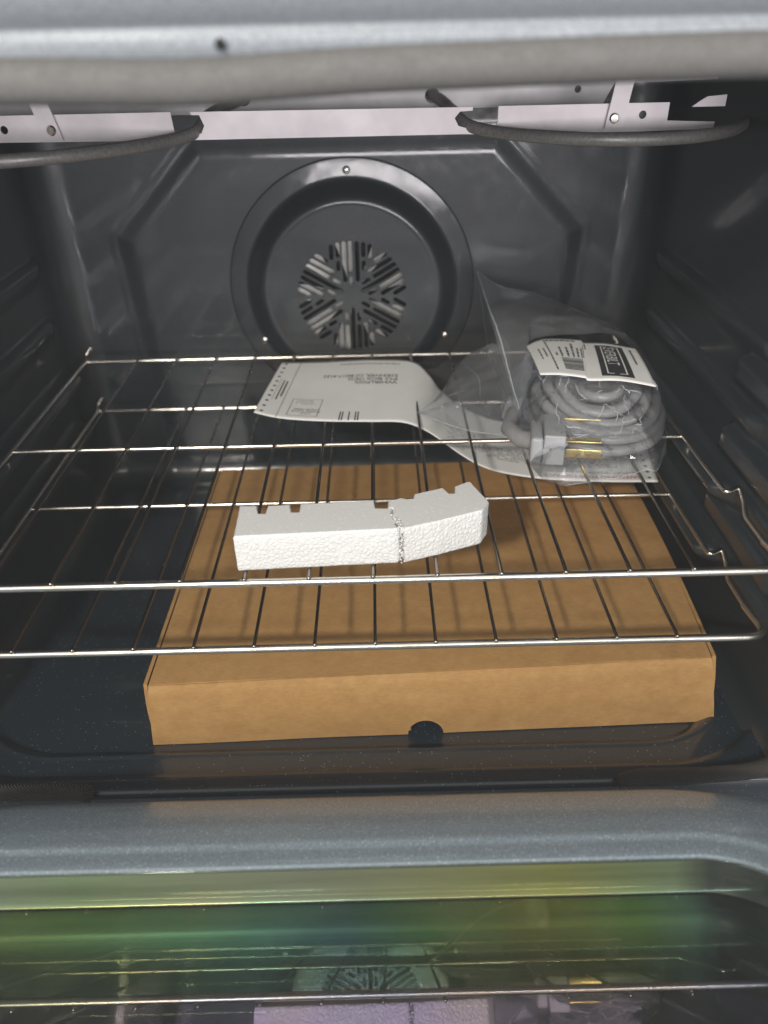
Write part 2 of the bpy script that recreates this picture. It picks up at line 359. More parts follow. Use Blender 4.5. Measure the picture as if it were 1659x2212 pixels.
# --- cavity wall: U-shaped shell with pressed shelf ledges, stop blocks and a stepped back panel
def oct_sd(x, z):
    hx, top, ch = 236.0, 204.0, 84.0
    d = max(abs(x - 2) - hx - (0 if z > 110 else (110 - z) * -0.06), z - top, (abs(x - 2) - hx + z - top + ch) / 1.4142 * 1.0)
    return d
LEV = [-62 + 62 * k for k in range(0, 4)]
def lerp(a, b, t): return a + (b - a) * t
def side_disp(y, z):
    d = 0.0
    for l in LEV:
        led = sstep(l - 34, l - 12, z) * (1 - sstep(l - 7, l - 3.5, z)) * sstep(0, 40, y) * (1 - sstep(380, 415, y)) * (1.0 if l < 10 else 0.35)
        led *= lerp(0.30, 1.0, sstep(108, 124, y))
        d = max(d, 26 * led)
        if l < 10 and y < 112: pass
        for (y0, y1) in ((30, 150),):
            blk = (sstep(l + 6, l + 16, z) * (1 - sstep(l + 30, l + 36, z)) * sstep(y0 - 14, y0, y) * (1 - sstep(y1, y1 + 12, y))) if l < 90 else 0
            d = max(d, 13 * blk)
    return d
def cavity():
    V, F = [], []
    sl = []                                      # plan path: right front -> back -> left front, as (side, value)
    step = 2.6
    n1 = int((YB - RC - YFR) / step)
    for i in range(n1 + 1): sl.append(('R', YFR + (YB - RC - YFR) * i / n1))
    for i in range(1, 10): sl.append(('CR', i / 10))
    n2 = int((2 * XH - 2 * RC) / 2.9)
    for i in range(n2 + 1): sl.append(('B', (XH - RC) - (2 * XH - 2 * RC) * i / n2))
    for i in range(1, 10): sl.append(('CL', i / 10))
    for i in range(n1 + 1): sl.append(('L', YB - RC + (YFR - YB + RC) * i / n1))
    tl = []
    r0 = 26.0
    for i in range(9): a = math.pi / 2 * i / 8; tl.append((ZF + r0 * (1 - math.cos(a)), r0 * (1 - math.sin(a))))
    nz = int((ZC - ZF - r0) / 2.4)
    for i in range(1, nz + 1): tl.append((ZF + r0 + (ZC - ZF - r0) * i / nz, 0.0))
    for (z, ins) in tl:
        for (k, v) in sl:
            if k in 'RL':
                sg = 1 if k == 'R' else -1
                d = side_disp(v, z) * sstep(ZF + 20, ZF + 40, z)
                V.append((sg * (XH - ins - d), v, z))
            elif k == 'B':
                e = 0.0
                o = oct_sd(v, z)
                e = 4.5 * (1 - sstep(-0.0, 26.0, o)) * sstep(-160, -135, z)       # centre panel stands proud of the wall
                e += 0.5 * (1 - sstep(0, 4, abs(o - 26)))
                V.append((v, YB - ins - e, z))
            else:
                a = v * math.pi / 2 if k == 'CR' else (1 - v) * math.pi / 2
                rr = RC - ins * 0.6; cx = XH - RC; cy = YB - RC
                sg = 1 if k == 'CR' else -1
                ro = RC - ins
                V.append((sg * (cx + ro * math.cos(a)), cy + ro * math.sin(a), z))
    w = len(sl)
    for j in range(len(tl) - 1):
        for i in range(w - 1):
            F.append((j * w + i, j * w + i + 1, (j + 1) * w + i + 1, (j + 1) * w + i))
    return pyobj("cavity_wall", V, F, ENAMEL_BACK, oven)
cavity()

# --- cavity floor: dished, with two pressed steps towards the front lip
def rr_sd(x, y, hx, y0, y1, r):
    cx, cy = abs(x) - (hx - r), max(y0 + r - y, y - (y1 - r))
    return math.hypot(max(cx, 0), max(cy, 0)) + min(max(cx, cy), 0) - r
def floor_h(x, y):
    z = ZF
    z += 7 * sstep(-2, 9, rr_sd(x, y, 318, 2, 700, 78)) + 0.9 * (1 - sstep(0, 3, abs(rr_sd(x, y, 318, 2, 700, 78) - 9)))
    z += 6 * sstep(0, 8, rr_sd(x, y, 345, -26, 700, 92)) + 0.8 * (1 - sstep(0, 2.5, abs(rr_sd(x, y, 345, -26, 700, 92) - 7)))
    return z
def floor():
    xs = [-345 + 690 * i / 230 for i in range(231)]
    ys = [-44 + 90 * i / 60 for i in range(61)] + [46 + (430 - 46) * i / 60 for i in range(1, 61)]
    V = [(x, y, floor_h(x, y)) for y in ys for x in xs]
    # rolled front lip
    for (dy, dz) in ((-3, -1.5), (-5, -5), (-6, -12), (-6, -110)):
        V += [(x, -44 + dy, floor_h(x, -44) + dz) for x in xs]
    w = len(xs); F = []
    for j in range(len(ys) - 1):
        for i in range(w - 1): F.append((j * w + i, j * w + i + 1, (j + 1) * w + i + 1, (j + 1) * w + i))
    b = len(ys) * w
    rows = [0] + [b + k * w for k in range(4)]
    for a_, b_ in zip(rows, rows[1:]):
        for i in range(w - 1): F.append((a_ + i + 1, a_ + i, b_ + i, b_ + i + 1))
    return pyobj("floor_panel", V, F, ENAMEL, oven)
floor()
rbox("ceiling_panel", (0, 205, 306), (680, 520, 8), ENAMEL, oven, 1)

# --- header above the opening: bull-nosed enamel face, and the sagging door gasket under it
def header():
    prof = [(60, 306), (-30, 303), (-46, 303.5), (-54, 306), (-60, 309), (-66, 309.5), (-72, 310.5), (-76, 313), (-78.5, 317), (-79, 321), (-78, 324), (-80, 326), (-84, 330), (-88, 337), (-90, 348), (-90, 420), (-70, 440)]
    xs = [-520 + 40 * i for i in range(27)]; V = []; F = []
    for (y, z) in catmull([(0, a, b) for a, b in prof], 3) and [(p.y, p.z) for p in catmull([(0, a, b) for a, b in prof], 3)]:
        for x in xs: V.append((x, y, z))
    w = len(xs); n = len(V) // w
    for j in range(n - 1):
        for i in range(w - 1): F.append((j * w + i, j * w + i + 1, (j + 1) * w + i + 1, (j + 1) * w + i))
    return pyobj("header_panel", V, F, ENAMEL_HEAD, oven)
header()
gp = catmull([(-330, -72, 308), (-220, -74, 308.5), (-150, -76, 308), (-100, -76, 307.3), (-43, -76, 306), (0, -76, 307.8), (50, -76, 309.5), (187, -76, 311.6), (330, -74, 311.6)], 8)
tube("header_gasket", gp, 8.5, FRAMEGREY, oven, 18)
lathe("header_screw", [(2.2, 0), (2.0, 0.8), (0.6, 1.2)], (-28, -80.2, 318.5), FRONT, BLACK, oven, 12)
# jambs beside the opening
for sg in (-1, 1):
    rbox("side_jamb", (sg * 412, -52, 60), (150, 30, 520), ENAMEL_DOOR, oven, 6, None, 3)

# --- door gasket: two braided lengths lying on the bottom lip, open in the middle
gR = fillet([(204, -50, -163), (222, -47, -162), (262, -47, -163), (318, -46, -160), (344, -46, -120), (346, -46, 200)], [0, 8, 20, 34, 34, 0], 8)
tube("door_gasket", gR, lambda t: 6.2 if t > 0.02 else 5.0, GASKET, oven, 16)
gL = fillet([(-196, -52, -160), (-212, -47, -163), (-262, -47, -163), (-318, -46, -160), (-344, -46, -120), (-346, -46, 200)], [0, 6, 20, 34, 34, 0], 8)
tube("door_gasket", gL, lambda t: 6.2 if t > 0.02 else 6.6, GASKET, oven, 16)

# --- convection fan cover
FX, FZ = 2.0, 62.0
YP = YB - 4.5
def Ff(p): return Vector((FX + p.x, YP - p.z, FZ + p.y))
class Fr:
    def __matmul__(s, p): return Ff(p)
FRM = Fr()
def fan_shell():
    prof = [(139, 0.1), (138.5, 0.8), (137, 1.2), (121, 1.3), (118, 1.8), (114, 5), (107, 12), (102, 16.2), (99, 17.6), (97, 18.1), (95.5, 18.1), (92, 17.6)]
    seg = 96; V = []; F = []
    for r, h in prof:
        for k in range(seg):
            a = 2 * math.pi * k / seg; x, z = r * math.cos(a), r * math.sin(a)
            zz = max(z, -92 - (r - 92) * 0.15)                 # cut flat along the bottom
            V.append((FX + x, YP - h, FZ + 4 + zz))
    for j in range(len(prof) - 1):
        for k in range(seg): F.append((j * seg + k, j * seg + (k + 1) % seg, (j + 1) * seg + (k + 1) % seg, (j + 1) * seg + k))
    return pyobj("fan_cover_rim", V, F, ENAMEL_BACK, oven)
cover = fan_shell(); cover.name = "fan_cover"
holes = []
RS = 62.0
def slot(a0, r0, r1, off, w):
    ca, sa = math.cos(a0), math.sin(a0); pts = []
    n = 5
    for k in range(n + 1):
        q = -math.pi / 2 + math.pi * k / n; pts.append((r1 - w + w * math.cos(q), off + w * math.sin(q)))
    for k in range(n + 1):
        q = math.pi / 2 + math.pi * k / n; pts.append((r0 + w + w * math.cos(q), off + w * math.sin(q)))
    return [(u * ca - v * sa, u * sa + v * ca) for u, v in pts]
for s6 in range(6):
    a0 = R(90 + 60 * s6)
    for k in range(-4, 5):
        off = k * 7.0; r1 = math.sqrt(RS * RS - off * off) - 0.5
        r0 = max(9.0, abs(off) / math.tan(R(30)) + 5.0) if k else 12.0
        if r1 - r0 > 26 and abs(k) < 3 and (s6 + k) % 2 == 0:
            cut = r0 + 13; holes.append(slot(a0, r0, cut - 2, off, 2.2)); r0 = cut + 1.6
        if r1 - r0 > 4.2: holes.append(slot(a0, r0, r1, off, 2.45))
outer = []
for k in range(96):
    a = 2 * math.pi * k / 96; outer.append((93.5 * math.cos(a), max(93.5 * math.sin(a), -91) + 4))
g = prism("fan_grille", outer, 16.6, 18.2, ENAMEL_BACK, cover, holes, FRM)
# pressed crease near the foot of the cover
tube("cover_crease", [(FX - 62, YP - 18.4, FZ - 66), (FX + 66, YP - 18.4, FZ - 64)], 1.0, ENAMEL_BACK, cover, 8)
# fan behind the slots
fan = lathe("fan_hub", [(11, 0), (11, 6), (8, 9)], (FX, YP - 3, FZ), FRONT, FANBLADE, oven, 20)
fan.name = "fan_rotor"
for k in range(9):
    a = 2 * math.pi * k / 9 + 0.25; V = []; F = []
    for i in range(7):
        r = 12 + 62 * i / 6
        for j in range(4):
            aa = a + (j - 1.5) * (0.10 if i else 0.12) + 0.08 * i / 6
            V.append((FX + r * math.cos(aa), YP - 3.5 - 8 * (j / 3) - 1.5 * math.sin(i), FZ + r * math.sin(aa)))
    for i in range(6):
        for j in range(3): F.append((i * 4 + j, i * 4 + j + 1, i * 4 + j + 5, i * 4 + j + 4))
    pyobj("fan_blade", V, F, FANBLADE, fan)
lathe("fan_recess", [(88, 0), (88, 0.6)], (FX, YP - 0.6, FZ), FRONT, BLACK, cover, 40)
def Yat(x, z): return YP - 2.4
for (x, z) in ((0.5, FZ + 138 - 8), (-104, 8.5), (109, 10)):
    lathe("screw", [(4.2, 0), (4.2, 1.0), (3.4, 2.6), (1.4, 3.4)], (x, YP - 2.3, z), FRONT, BOLT, oven, 16)

# --- broil element: dark tube loops hung from bright sheet strips
lp = catmull([(-340, 146, 249), (-280, 138, 249), (-222, 144, 249), (-182, 164, 249), (-150, 197, 249), (-126, 232, 249.5), (-112, 250, 252), (-107, 262, 257), (-105, 272, 260.5), (-101, 300, 263), (-90, 322, 266.5), (-83, 337, 269)], 6)
el = tube("broil_element", lp, 4.7, TUBE, oven, 14)
rp = catmull([(345, 290, 249), (330, 262, 249), (302, 220, 249), (262, 190, 249), (211, 182, 249), (165, 200, 249), (128, 232, 249.5), (108, 250, 252), (100, 262, 256), (98, 274, 258.5), (95, 300, 260.5), (89, 322, 265), (82, 337, 268)], 6)
tube("element_loop", rp, 4.7, TUBE, el, 14)
def strip_frame(y0):
    class S:
        def __matmul__(s, p): return Vector((p.x, y0 - p.z, p.y))
    return S()
st = prism("heat_shield_strip", [(-330, 248.5), (-330, 267), (-128, 267), (-127, 253), (-120, 250.5), (-106, 251.5), (-103, 257), (-106, 264.5), (-112, 264.6), (-113, 266.8), (108, 266.0), (108, 263.5), (98, 263), (94, 258.5), (97, 253), (106, 250.5), (126, 252), (128, 255), (128, 266.3), (262, 266.3), (262, 253.5), (300, 252), (300, 247), (262, 246.5), (240, 246.2), (120, 246.5), (100, 247), (-105, 247), (-125, 247)], 0, 1.2, ALU, oven,
     [circ(-260, 257, 3.0), circ(242, 258, 3.0)], strip_frame(250))
prism("heat_shield_strip", [(-330, 257), (-330, 284), (330, 284), (330, 276), (240, 274), (232, 258), (-140, 257)], 0, 1.2, ALU_DULL, oven,
      [circ(-234, 272.5, 3.0), circ(209, 270.5, 3.0), circ(-83, 269, 6.4), circ(82, 268, 6.4)], strip_frame(335))
# hanging straps with their rivets
for (x0, x1, xt) in ((-228, -214, -10), (212, 226, 6)):
    s = prism("element_strap", [(x0, 249), (x1, 249), (x1 + xt, 292), (x0 + xt, 292)], 0, 1.4, ALU, oven, [], strip_frame(246))
    lathe("rivet", [(3.8, 0), (3.8, 1.0), (2.8, 2.2)], ((x0 + x1) / 2 - 0.5, 244.6, 256.5), FRONT, BOLT, s, 16)
prism("element_clip", [(279, 263), (305, 263), (305, 271), (290, 270), (284, 266.5)], 0, 1.4, ALU, oven, [], strip_frame(248))

# ================================================================== DOOR (tipped open, part of the oven)
AN = R(61); nv = Vector((0, math.cos(AN), math.sin(AN))); tv = Vector((0, -nv.z, nv.y))
CF = -147.0
def D(x, s, h): return Vector((x, 0, 0)) + tv * s + nv * (CF + h)
door = thing("door", (0, -70, -140), "", ""); door.parent = oven; door.matrix_parent_inverse = oven.matrix_world.inverted()
for k in ('label', 'category'):
    if k in door: del door[k]
S0, S1, HXW, RW = 100.0, 330.0, 247.0, 40.0
def ring(d, n=14):
    r = RW + d; hx = HXW + d; a0 = S0 - d; a1 = S1 + d; out = []
    for (cx, cs, st) in ((hx - r, a0 + r, -90), (hx - r, a1 - r, 0), (-(hx - r), a1 - r, 90), (-(hx - r), a0 + r, 180)):
        for k in range(n + 1):
            q = R(st + 90 * k / n); out.append((cx + r * math.cos(q), cs + r * math.sin(q)))
    # refine straight runs
    res = []
    for i in range(len(out)):
        a, b = out[i], out[(i + 1) % len(out)]; res.append(a)
        l = math.hypot(b[0] - a[0], b[1] - a[1])
        if l > 60:
            for j in range(1, 16): res.append((a[0] + (b[0] - a[0]) * j / 16, a[1] + (b[1] - a[1]) * j / 16))
    return res
def loft(name, prof, m, parent):
    V, F = [], []
    for d, h in prof:
        R_ = ring(d); n = len(R_)
        V += [D(x, s, h) for x, s in R_]
    for j in range(len(prof) - 1):
        for i in range(n): F.append((j * n + i, (j + 1) * n + i, (j + 1) * n + (i + 1) % n, j * n + (i + 1) % n))
    return pyobj(name, V, F, m, parent)
loft("door_frame", [(0, -8), (0.5, -6.5), (2, -5.6), (6, -4.6), (12, -3.4), (15, -2.8), (16.5, -1.6), (18, -0.9), (22, -0.4), (30, 0.2), (33, 0.6), (40, 0.9), (55, 1.1), (66, 0.9), (74, 0.2), (81, -2.0), (85, -5), (87, -10), (88, -45)], ENAMEL_DOOR, door)
def panel(name, hx, s0, s1, h0, h1, r, m):
    bm = bmesh.new(); pts = []
    for (cx, cs, st) in ((hx - r, s0 + r, -90), (hx - r, s1 - r, 0), (-(hx - r), s1 - r, 90), (-(hx - r), s0 + r, 180)):
        for k in range(9):
            q = R(st + 90 * k / 8); pts.append((cx + r * math.cos(q), cs + r * math.sin(q)))
    a = [bm.verts.new(D(x, s, h1)) for x, s in pts]
    bm.faces.new(a)
    return bmobj(name, bm, m, door, False)
panel("glass_pane", HXW + 4, S0 - 4, S1 + 4, 0, -7, RW, PANE)
panel("middle_pane", HXW - 1, S0 + 1, S1, 0, -28.5, 20, PANE2)
loft("glass_channel", [(0.5, -9), (0.6, -14), (0.2, -20), (0.6, -25), (0, -27.5)], CH1, door)
loft("lower_channel", [(1, -30), (-4, -30.6), (-11, -31.2), (-14, -32.5), (-16, -36), (-16.5, -70)], CH2, door)
panel("outer_panel", 300, 20, 420, 0, -72, 8, BLACK)
# a few scratches / crumbs on the glass
bm = bmesh.new()
tube_bm(bm, [D(124, 205, -6.7), D(122.5, 211, -6.6), D(121.5, 215, -6.7), D(121.8, 217, -6.7)], 0.28, 6)
bmobj("glass_scratch", bm, BOLT, door)

# ================================================================== RACKS
def rack(z0, label):
    t = thing("oven_rack", (0, 200, z0), label, "oven rack", "wire oven racks")
    P = lambda x, y, z=0: (x, y, z0 + z)
    tube("front_rail", fillet([P(-314.5, 40, -8), P(-314, -1.5, -2.6), P(-280, -1.5, -2.4), P(280, -1.5, -2.4), P(314, -1.5, -2.6), P(314.5, 40, -8)], [0, 22, 0, 0, 22, 0], 8), 3.0, CHROME, t, 14)
    for sg in (-1, 1):
        tube("side_rail", fillet([P(sg * 314.5, 38, -8), P(sg * 316, 76, -9.5), P(sg * 318.5, 88, -4), P(sg * 321, 106, 0.5), P(sg * 306.5, 98, 0), P(sg * 306.5, 112, 0), P(sg * 306.5, 416, 0)], [0, 4, 4, 6, 5, 4, 0], 6), 2.2, CHROME, t, 12)
        tube("stop_bend", fillet([P(sg * 306.5, 408, 0), P(sg * 306.5, 418, 6), P(sg * 300, 420, 14)], 4), 2.0, CHROME, t, 10)
    tube("middle_rail", [P(-305.5, 197.5, -0.6), P(305.5, 197.5, -0.6)], 2.0, CHROME, t, 12)
    tube("back_rail", [P(-305.5, 414, -0.6), P(305.5, 414, -0.6)], 2.0, CHROME, t, 12)
    bm = bmesh.new()
    tube_bm(bm, fillet([(0, -3.2, 2.0), (0, 4, 2.6), (0, 196, 2.6), (0, 410, 2.6), (0, 416.5, 1.2)], 3, 3), 1.35, 10)
    bmesh.ops.create_uvsphere(bm, u_segments=10, v_segments=8, radius=1.75, matrix=Matrix.Translation((0, -3.4, 2.0)))
    w0 = bmobj("wire", bm, CHROME_DARK, None, True, 50)
    for i in range(12):
        w = w0 if i == 0 else w0.copy()
        if i: C.objects.link(w)
        w.parent = t; w.location = Vector(((-5.5 + i) * 44.5, -200, 0)) * K
    return t
rack(0, "upper wire oven rack holding the foam block and the bagged cord")
rack(-62, "lower wire oven rack just above the brown box")

# ================================================================== CARDBOARD BOX
box = thing("cardboard_box", (65, 180, -179.5), "flat brown cardboard mailer box lying on the oven floor under the racks", "box")
def lerp(a, b, t): return a + (b - a) * t
BL, BR = Vector((-155.0, 348, -110)), Vector((303, 352, -108))      # back corners of the lid
FL, FR_ = Vector((-157.0, 10, -110.5)), Vector((288.5, 20.5, -105))  # front corners of the lid
def lidp(u, v):
    p = lerp(lerp(FL, FR_, u), lerp(BL, BR, u), v)
    p.x += 7.0 * math.sin(math.pi * min(1, v * 1.1)) * max(0, u - 0.4)
    p.z += 2.2 * math.sin(math.pi * u) * math.sin(math.pi * v) + 0.8 * noise.noise((u * 4, v * 3, 0))
    return p
def sheet(name, f, nu, nv, th, m, parent, dirn):
    V, F = [], []
    for s in (0, 1):
        for j in range(nv + 1):
            for i in range(nu + 1):
                V.append(f(i / nu, j / nv) + dirn * (th * s))
    n = (nu + 1) * (nv + 1); w = nu + 1
    for j in range(nv):
        for i in range(nu):
            q = (j * w + i, j * w + i + 1, (j + 1) * w + i + 1, (j + 1) * w + i)
            F.append(q); F.append(tuple(n + k for k in q[::-1]))
    for i in range(nu):
        F.append((i + 1, i, n + i, n + i + 1)); k = nv * w; F.append((k + i, k + i + 1, n + k + i + 1, n + k + i))
    for j in range(nv):
        F.append((j * w, (j + 1) * w, n + (j + 1) * w, n + j * w)); F.append(((j + 1) * w + nu, j * w + nu, n + j * w + nu, n + (j + 1) * w + nu))
    o = pyobj(name, V, F, m, parent, True); o.data.set_sharp_from_angle(angle=R(40)); return o
sheet("lid", lidp, 40, 30, 2.6, CARD, box, Vector((0, 0, -1)))
# front flap with the thumb notch
def flapp(u, w):
    """u along, w 0 top .. 1 bottom"""
    top = lerp(FL, FR_, u) + Vector((0, -1.2, -0.2)); bot = lerp(Vector((-165.5, 10.5, -179.3)), Vector((306, 20.5, -178.6)), u)
    p = lerp(top, bot, w)
    p.y -= 3.0 * math.sin(math.pi * w) * (0.5 + 0.5 * math.sin(math.pi * u)) + 0.8 * noise.noise((u * 5, w * 2, 3))
    p.y -= 1.2 * sstep(0.0, 0.12, w)
    return p
def flap():
    bm = bmesh.new(); nu, nw = 140, 24; L_ = 471.0; H_ = 69.0
    uc = 0.4825; rn = 14.8
    vs = {}
    def vert(i, j, b):
        k = (i, j, b)
        if k not in vs:
            u = i / nu; w = j / nw
            dx = (u - uc) * L_; dz = (1 - w) * H_
            # snap vertices close to the notch edge on to it
            rr = math.hypot(dx, dz * 0.82)
            if 0.1 < rr < rn + 2.2 and rr > rn - 1.6:
                u = uc + dx * rn / rr / L_; w = 1 - (dz * rn / rr) / H_
            p = flapp(u, w) + (Vector((0, 3.0, 0)) if b else Vector((0, 0, 0)))
            vs[k] = bm.verts.new(p)
        return vs[k]
    keep = set()
    for i in range(nu):
        for j in range(nw):
            dx = ((i + 0.5) / nu - uc) * L_; dz = (1 - (j + 0.5) / nw) * H_
            if math.hypot(dx, dz * 0.82) > rn: keep.add((i, j))
    for (i, j) in keep:
        bm.faces.new((vert(i, j, 0), vert(i + 1, j, 0), vert(i + 1, j + 1, 0), vert(i, j + 1, 0)))
        bm.faces.new((vert(i, j + 1, 1), vert(i + 1, j + 1, 1), vert(i + 1, j, 1), vert(i, j, 1)))
        for (di, dj, a, b) in ((0, -1, (i, j), (i + 1, j)), (0, 1, (i + 1, j + 1), (i, j + 1)), (-1, 0, (i, j + 1), (i, j)), (1, 0, (i + 1, j), (i + 1, j + 1))):
            if (i + di, j + dj) not in keep:
                bm.faces.new((vert(*a, 0), vert(*a, 1), vert(*b, 1), vert(*b, 0)))
    return bmobj("front_flap", bm, CARD, box, True, 40)
flap()
# rolled side walls: outer wall plus the folded-over hem standing beside the lid
for sg, (fa, fb, ba, bb) in ((-1, (FL + Vector((-4.8, 2, -1.2)), Vector((-163.5, 12, -179)), BL + Vector((-4.8, 0, -1.2)), Vector((-160, 348, -179)))),
                           (1, (FR_ + Vector((4.8, 2, -1.2)), Vector((303, 22, -179)), BR + Vector((4.8, 0, -1.2)), Vector((310, 352, -179))))):
    def sidep(u, w, fa=fa, fb=fb, ba=ba, bb=bb, sg=sg):
        p = lerp(lerp(fa, ba, u), lerp(fb, bb, u), w)
        if sg > 0: p.x += 3.0 * math.sin(math.pi * min(1, u * 1.1))
        p.x += sg * 1.6 * math.sin(math.pi * w); return p
    sheet("side_wall", sidep, 24, 6, 3.0, CARD, box, Vector((-sg, 0, 0)))
sheet("back_wall", lambda u, w: lerp(lerp(BL, BR, u), lerp(Vector((-158, 349, -179)), Vector((306, 353, -179)), u), w) + Vector((0, 1.5, -0.5)), 12, 3, 2.6, CARD, box, Vector((0, -1, 0)))

# ================================================================== FOAM BLOCK
foam = thing("foam_block", (20, 30, 4), "cracked white polystyrene packing block with notches on the upper rack", "foam block")
def foam_piece(name, pts, z0=4.2, z1=33.5, seed=0, tilt=(0, 0), corners=()):
    # densify outline
    out = []; n = len(pts)
    for i in range(n):
        a = Vector(pts[i]); b = Vector(pts[(i + 1) % n]); l = (b - a).length; k = max(1, int(l / 2.2))
        for j in range(k): out.append(a.lerp(b, j / k))
    bm = bmesh.new(); rings = []
    hs = [0, 0.8, 1.8] + [1.8 + (z1 - z0 - 3.6) * q / 9 for q in range(1, 10)] + [z1 - z0 - 0.8, z1 - z0]
    cen = Vector((sum(p.x for p in out) / len(out), sum(p.y for p in out) / len(out)))
    m_ = len(out)
    nrm = []
    for i in range(m_):
        t = (out[(i + 1) % m_] - out[i - 1]).normalized(); nrm.append(Vector((-t.y, t.x)))   # ccw outline: inward is left normal
    for hi, h in enumerate(hs):
        ins = 0.9 if hi in (0, len(hs) - 1) else (0.25 if hi in (1, len(hs) - 2) else 0)
        r = []
        for i, p in enumerate(out):
            rough = 0.35 * noise.noise((p.x * 0.35 + seed, p.y * 0.35, h * 0.35))
            q = p + nrm[i] * (ins + rough)
            r.append(bm.verts.new((q.x, q.y, z0 + h + tilt[0] * (p.x - 40) + (0 if hi in (0, len(hs) - 1) else 0.25 * noise.noise((p.x * 0.4, p.y * 0.4, h))))))
        rings.append(r)
    for A, B in zip(rings, rings[1:]):
        for i in range(m_): bm.faces.new((A[i], A[(i + 1) % m_], B[(i + 1) % m_], B[i]))
    for rg, mi in ((rings[-1], 1), (rings[0], 0)):
        for tri in tessellate_polygon([[Vector((v.co.x, v.co.y, 0)) for v in rg]]):
            try: f = bm.faces.new([rg[q] for q in tri]); f.material_index = mi
            except ValueError: pass
    ms = bmobj(name, bm, [FOAM, FOAM_TOP], foam, True, 60)
    for p in ms.data.polygons:
        if p.material_index == 1: p.use_smooth = False
    return ms
bodyL = [(-71.5, 3.2), (-20, 5.4), (39.6, 8.0), (41.2, 10), (38.2, 13.5), (40.8, 16.6), (37.2, 20.5), (38.0, 23), (36.2, 25.2), (36.2, 29), (37, 34.6), (25.2, 34.9), (24.2, 46.3), (3, 44.8), (-5, 44.9), (-6, 43.6), (-10, 43.8), (-11, 44.4), (-29.3, 42.9), (-29.2, 32.2), (-34.3, 32.4), (-36.3, 42.8), (-52.6, 41.7), (-53.3, 31.3), (-57.8, 31.6), (-60, 42.0), (-72.8, 42.1)]
bodyR = [(44.6, 8.2), (68, 15.6), (70, 16.2), (71.5, 16.9), (100.3, 27.6), (106.2, 39.2), (96.2, 67.6), (93, 67.5), (83.6, 61.4), (82.6, 52.0), (78.9, 51.9), (75.2, 60.2), (73.5, 60), (53.2, 52.8), (52.2, 46.6), (48, 46.4), (43.1, 48.4), (33.9, 43.5), (33.7, 35.2), (37.2, 34.6), (37.0, 29), (38.0, 25.4), (39.4, 21.8), (42.4, 18.2), (41.6, 14.6), (43.6, 11.2)]
foam_piece("foam_body", bodyL, seed=1)
foam_piece("broken_end", bodyR, seed=5, tilt=(0.012, 0))
# loose beads torn along the crack
bm = bmesh.new()
for k in range(90):
    t = random.random(); z = 4 + 30 * random.random()
    x = lerp(43.2, 37.5, t) + random.uniform(-1.5, 1.5); y = lerp(7.6, 26, t) + random.uniform(-0.5, 0.5)
    if t > 0.06: z = 33.4 + random.uniform(-0.6, 0.3)
    bmesh.ops.create_icosphere(bm, subdivisions=1, radius=random.uniform(0.35, 0.85), matrix=Matrix.Translation((x, y, z)))
for k in range(70):
    z = 5 + 28 * random.random(); bmesh.ops.create_icosphere(bm, subdivisions=1, radius=random.uniform(0.4, 0.9), matrix=Matrix.Translation((43.0 + random.uniform(-1.7, 1.7), 8.3 + random.uniform(0, 1.5), z)))
o = bmobj("crack_beads", bm, FOAM, foam); o['kind'] = "stuff"

# ================================================================== LEAFLET (lies on the upper rack, dives between two wires on to the lower one)
leaf = thing("registration_leaflet", (100, 270, -20), "long white printed leaflet with punched ends sliding down between the rack wires", "leaflet")
near = catmull([(-93.4, 258.3, 4.6), (-73, 246, 5), (-50, 238.5, 5.2), (-15, 234, 4.8), (20.6, 232.0, 4.6), (52, 229, 4.4), (74, 226, -4), (91, 224, -16), (107, 222, -28), (126, 221, -40), (150, 221, -49), (191, 218, -55), (244.7, 214, -57), (298.6, 212.0, -57.5)], 6)
far = catmull([(-77.7, 387.2, 4.6), (-58, 384, 5.5), (-30.7, 380.3, 7), (0, 380.5, 8), (25, 380.0, 8.5), (66.8, 373, 8), (84, 348, 2), (94, 334, -8), (112, 332, -24), (134, 335, -38), (156, 338, -48), (196, 338, -55), (250, 338, -57), (315, 338, -57.5)], 6)
def arc(pl):
    a = [0.0]
    for p, q in zip(pl, pl[1:]): a.append(a[-1] + (q - p).length)
    return a
def leafp(u, v, lift=0.0):
    """u 0..1 along, v 0 near .. 1 far"""
    n = len(near) - 1; f = max(0, min(n - 1e-6, u * n)); i = int(f); t = f - i
    a = near[i].lerp(near[i + 1], t); b = far[i].lerp(far[i + 1], t)
    p = a.lerp(b, v); p.z += 1.6 * math.sin(math.pi * v) * (0.4 + noise.noise((u * 5, v * 1.5, 1))) + lift
    return p
def leafsheet():
    nu, nv = 120, 26; V = []; F = []
    for j in range(nv + 1):
        for i in range(nu + 1): V.append(leafp(i / nu, j / nv))
    w = nu + 1
    for j in range(nv):
        for i in range(nu): F.append((j * w + i, j * w + i + 1, (j + 1) * w + i + 1, (j + 1) * w + i))
    o = pyobj("paper_sheet", V, F, PAPER, leaf); return o
sheetp = leafsheet()
md = sheetp.modifiers.new("thickness", 'SOLIDIFY'); md.thickness = 0.0002; md.offset = -1
arcn = arc(near)
def u_at(x):       # parameter where the near edge reaches x
    n = len(near) - 1
    for i in range(n):
        if near[i].x <= x <= near[i + 1].x: return (i + (x - near[i].x) / (near[i + 1].x - near[i].x + 1e-9)) / n
    return 0 if x < near[0].x else 1
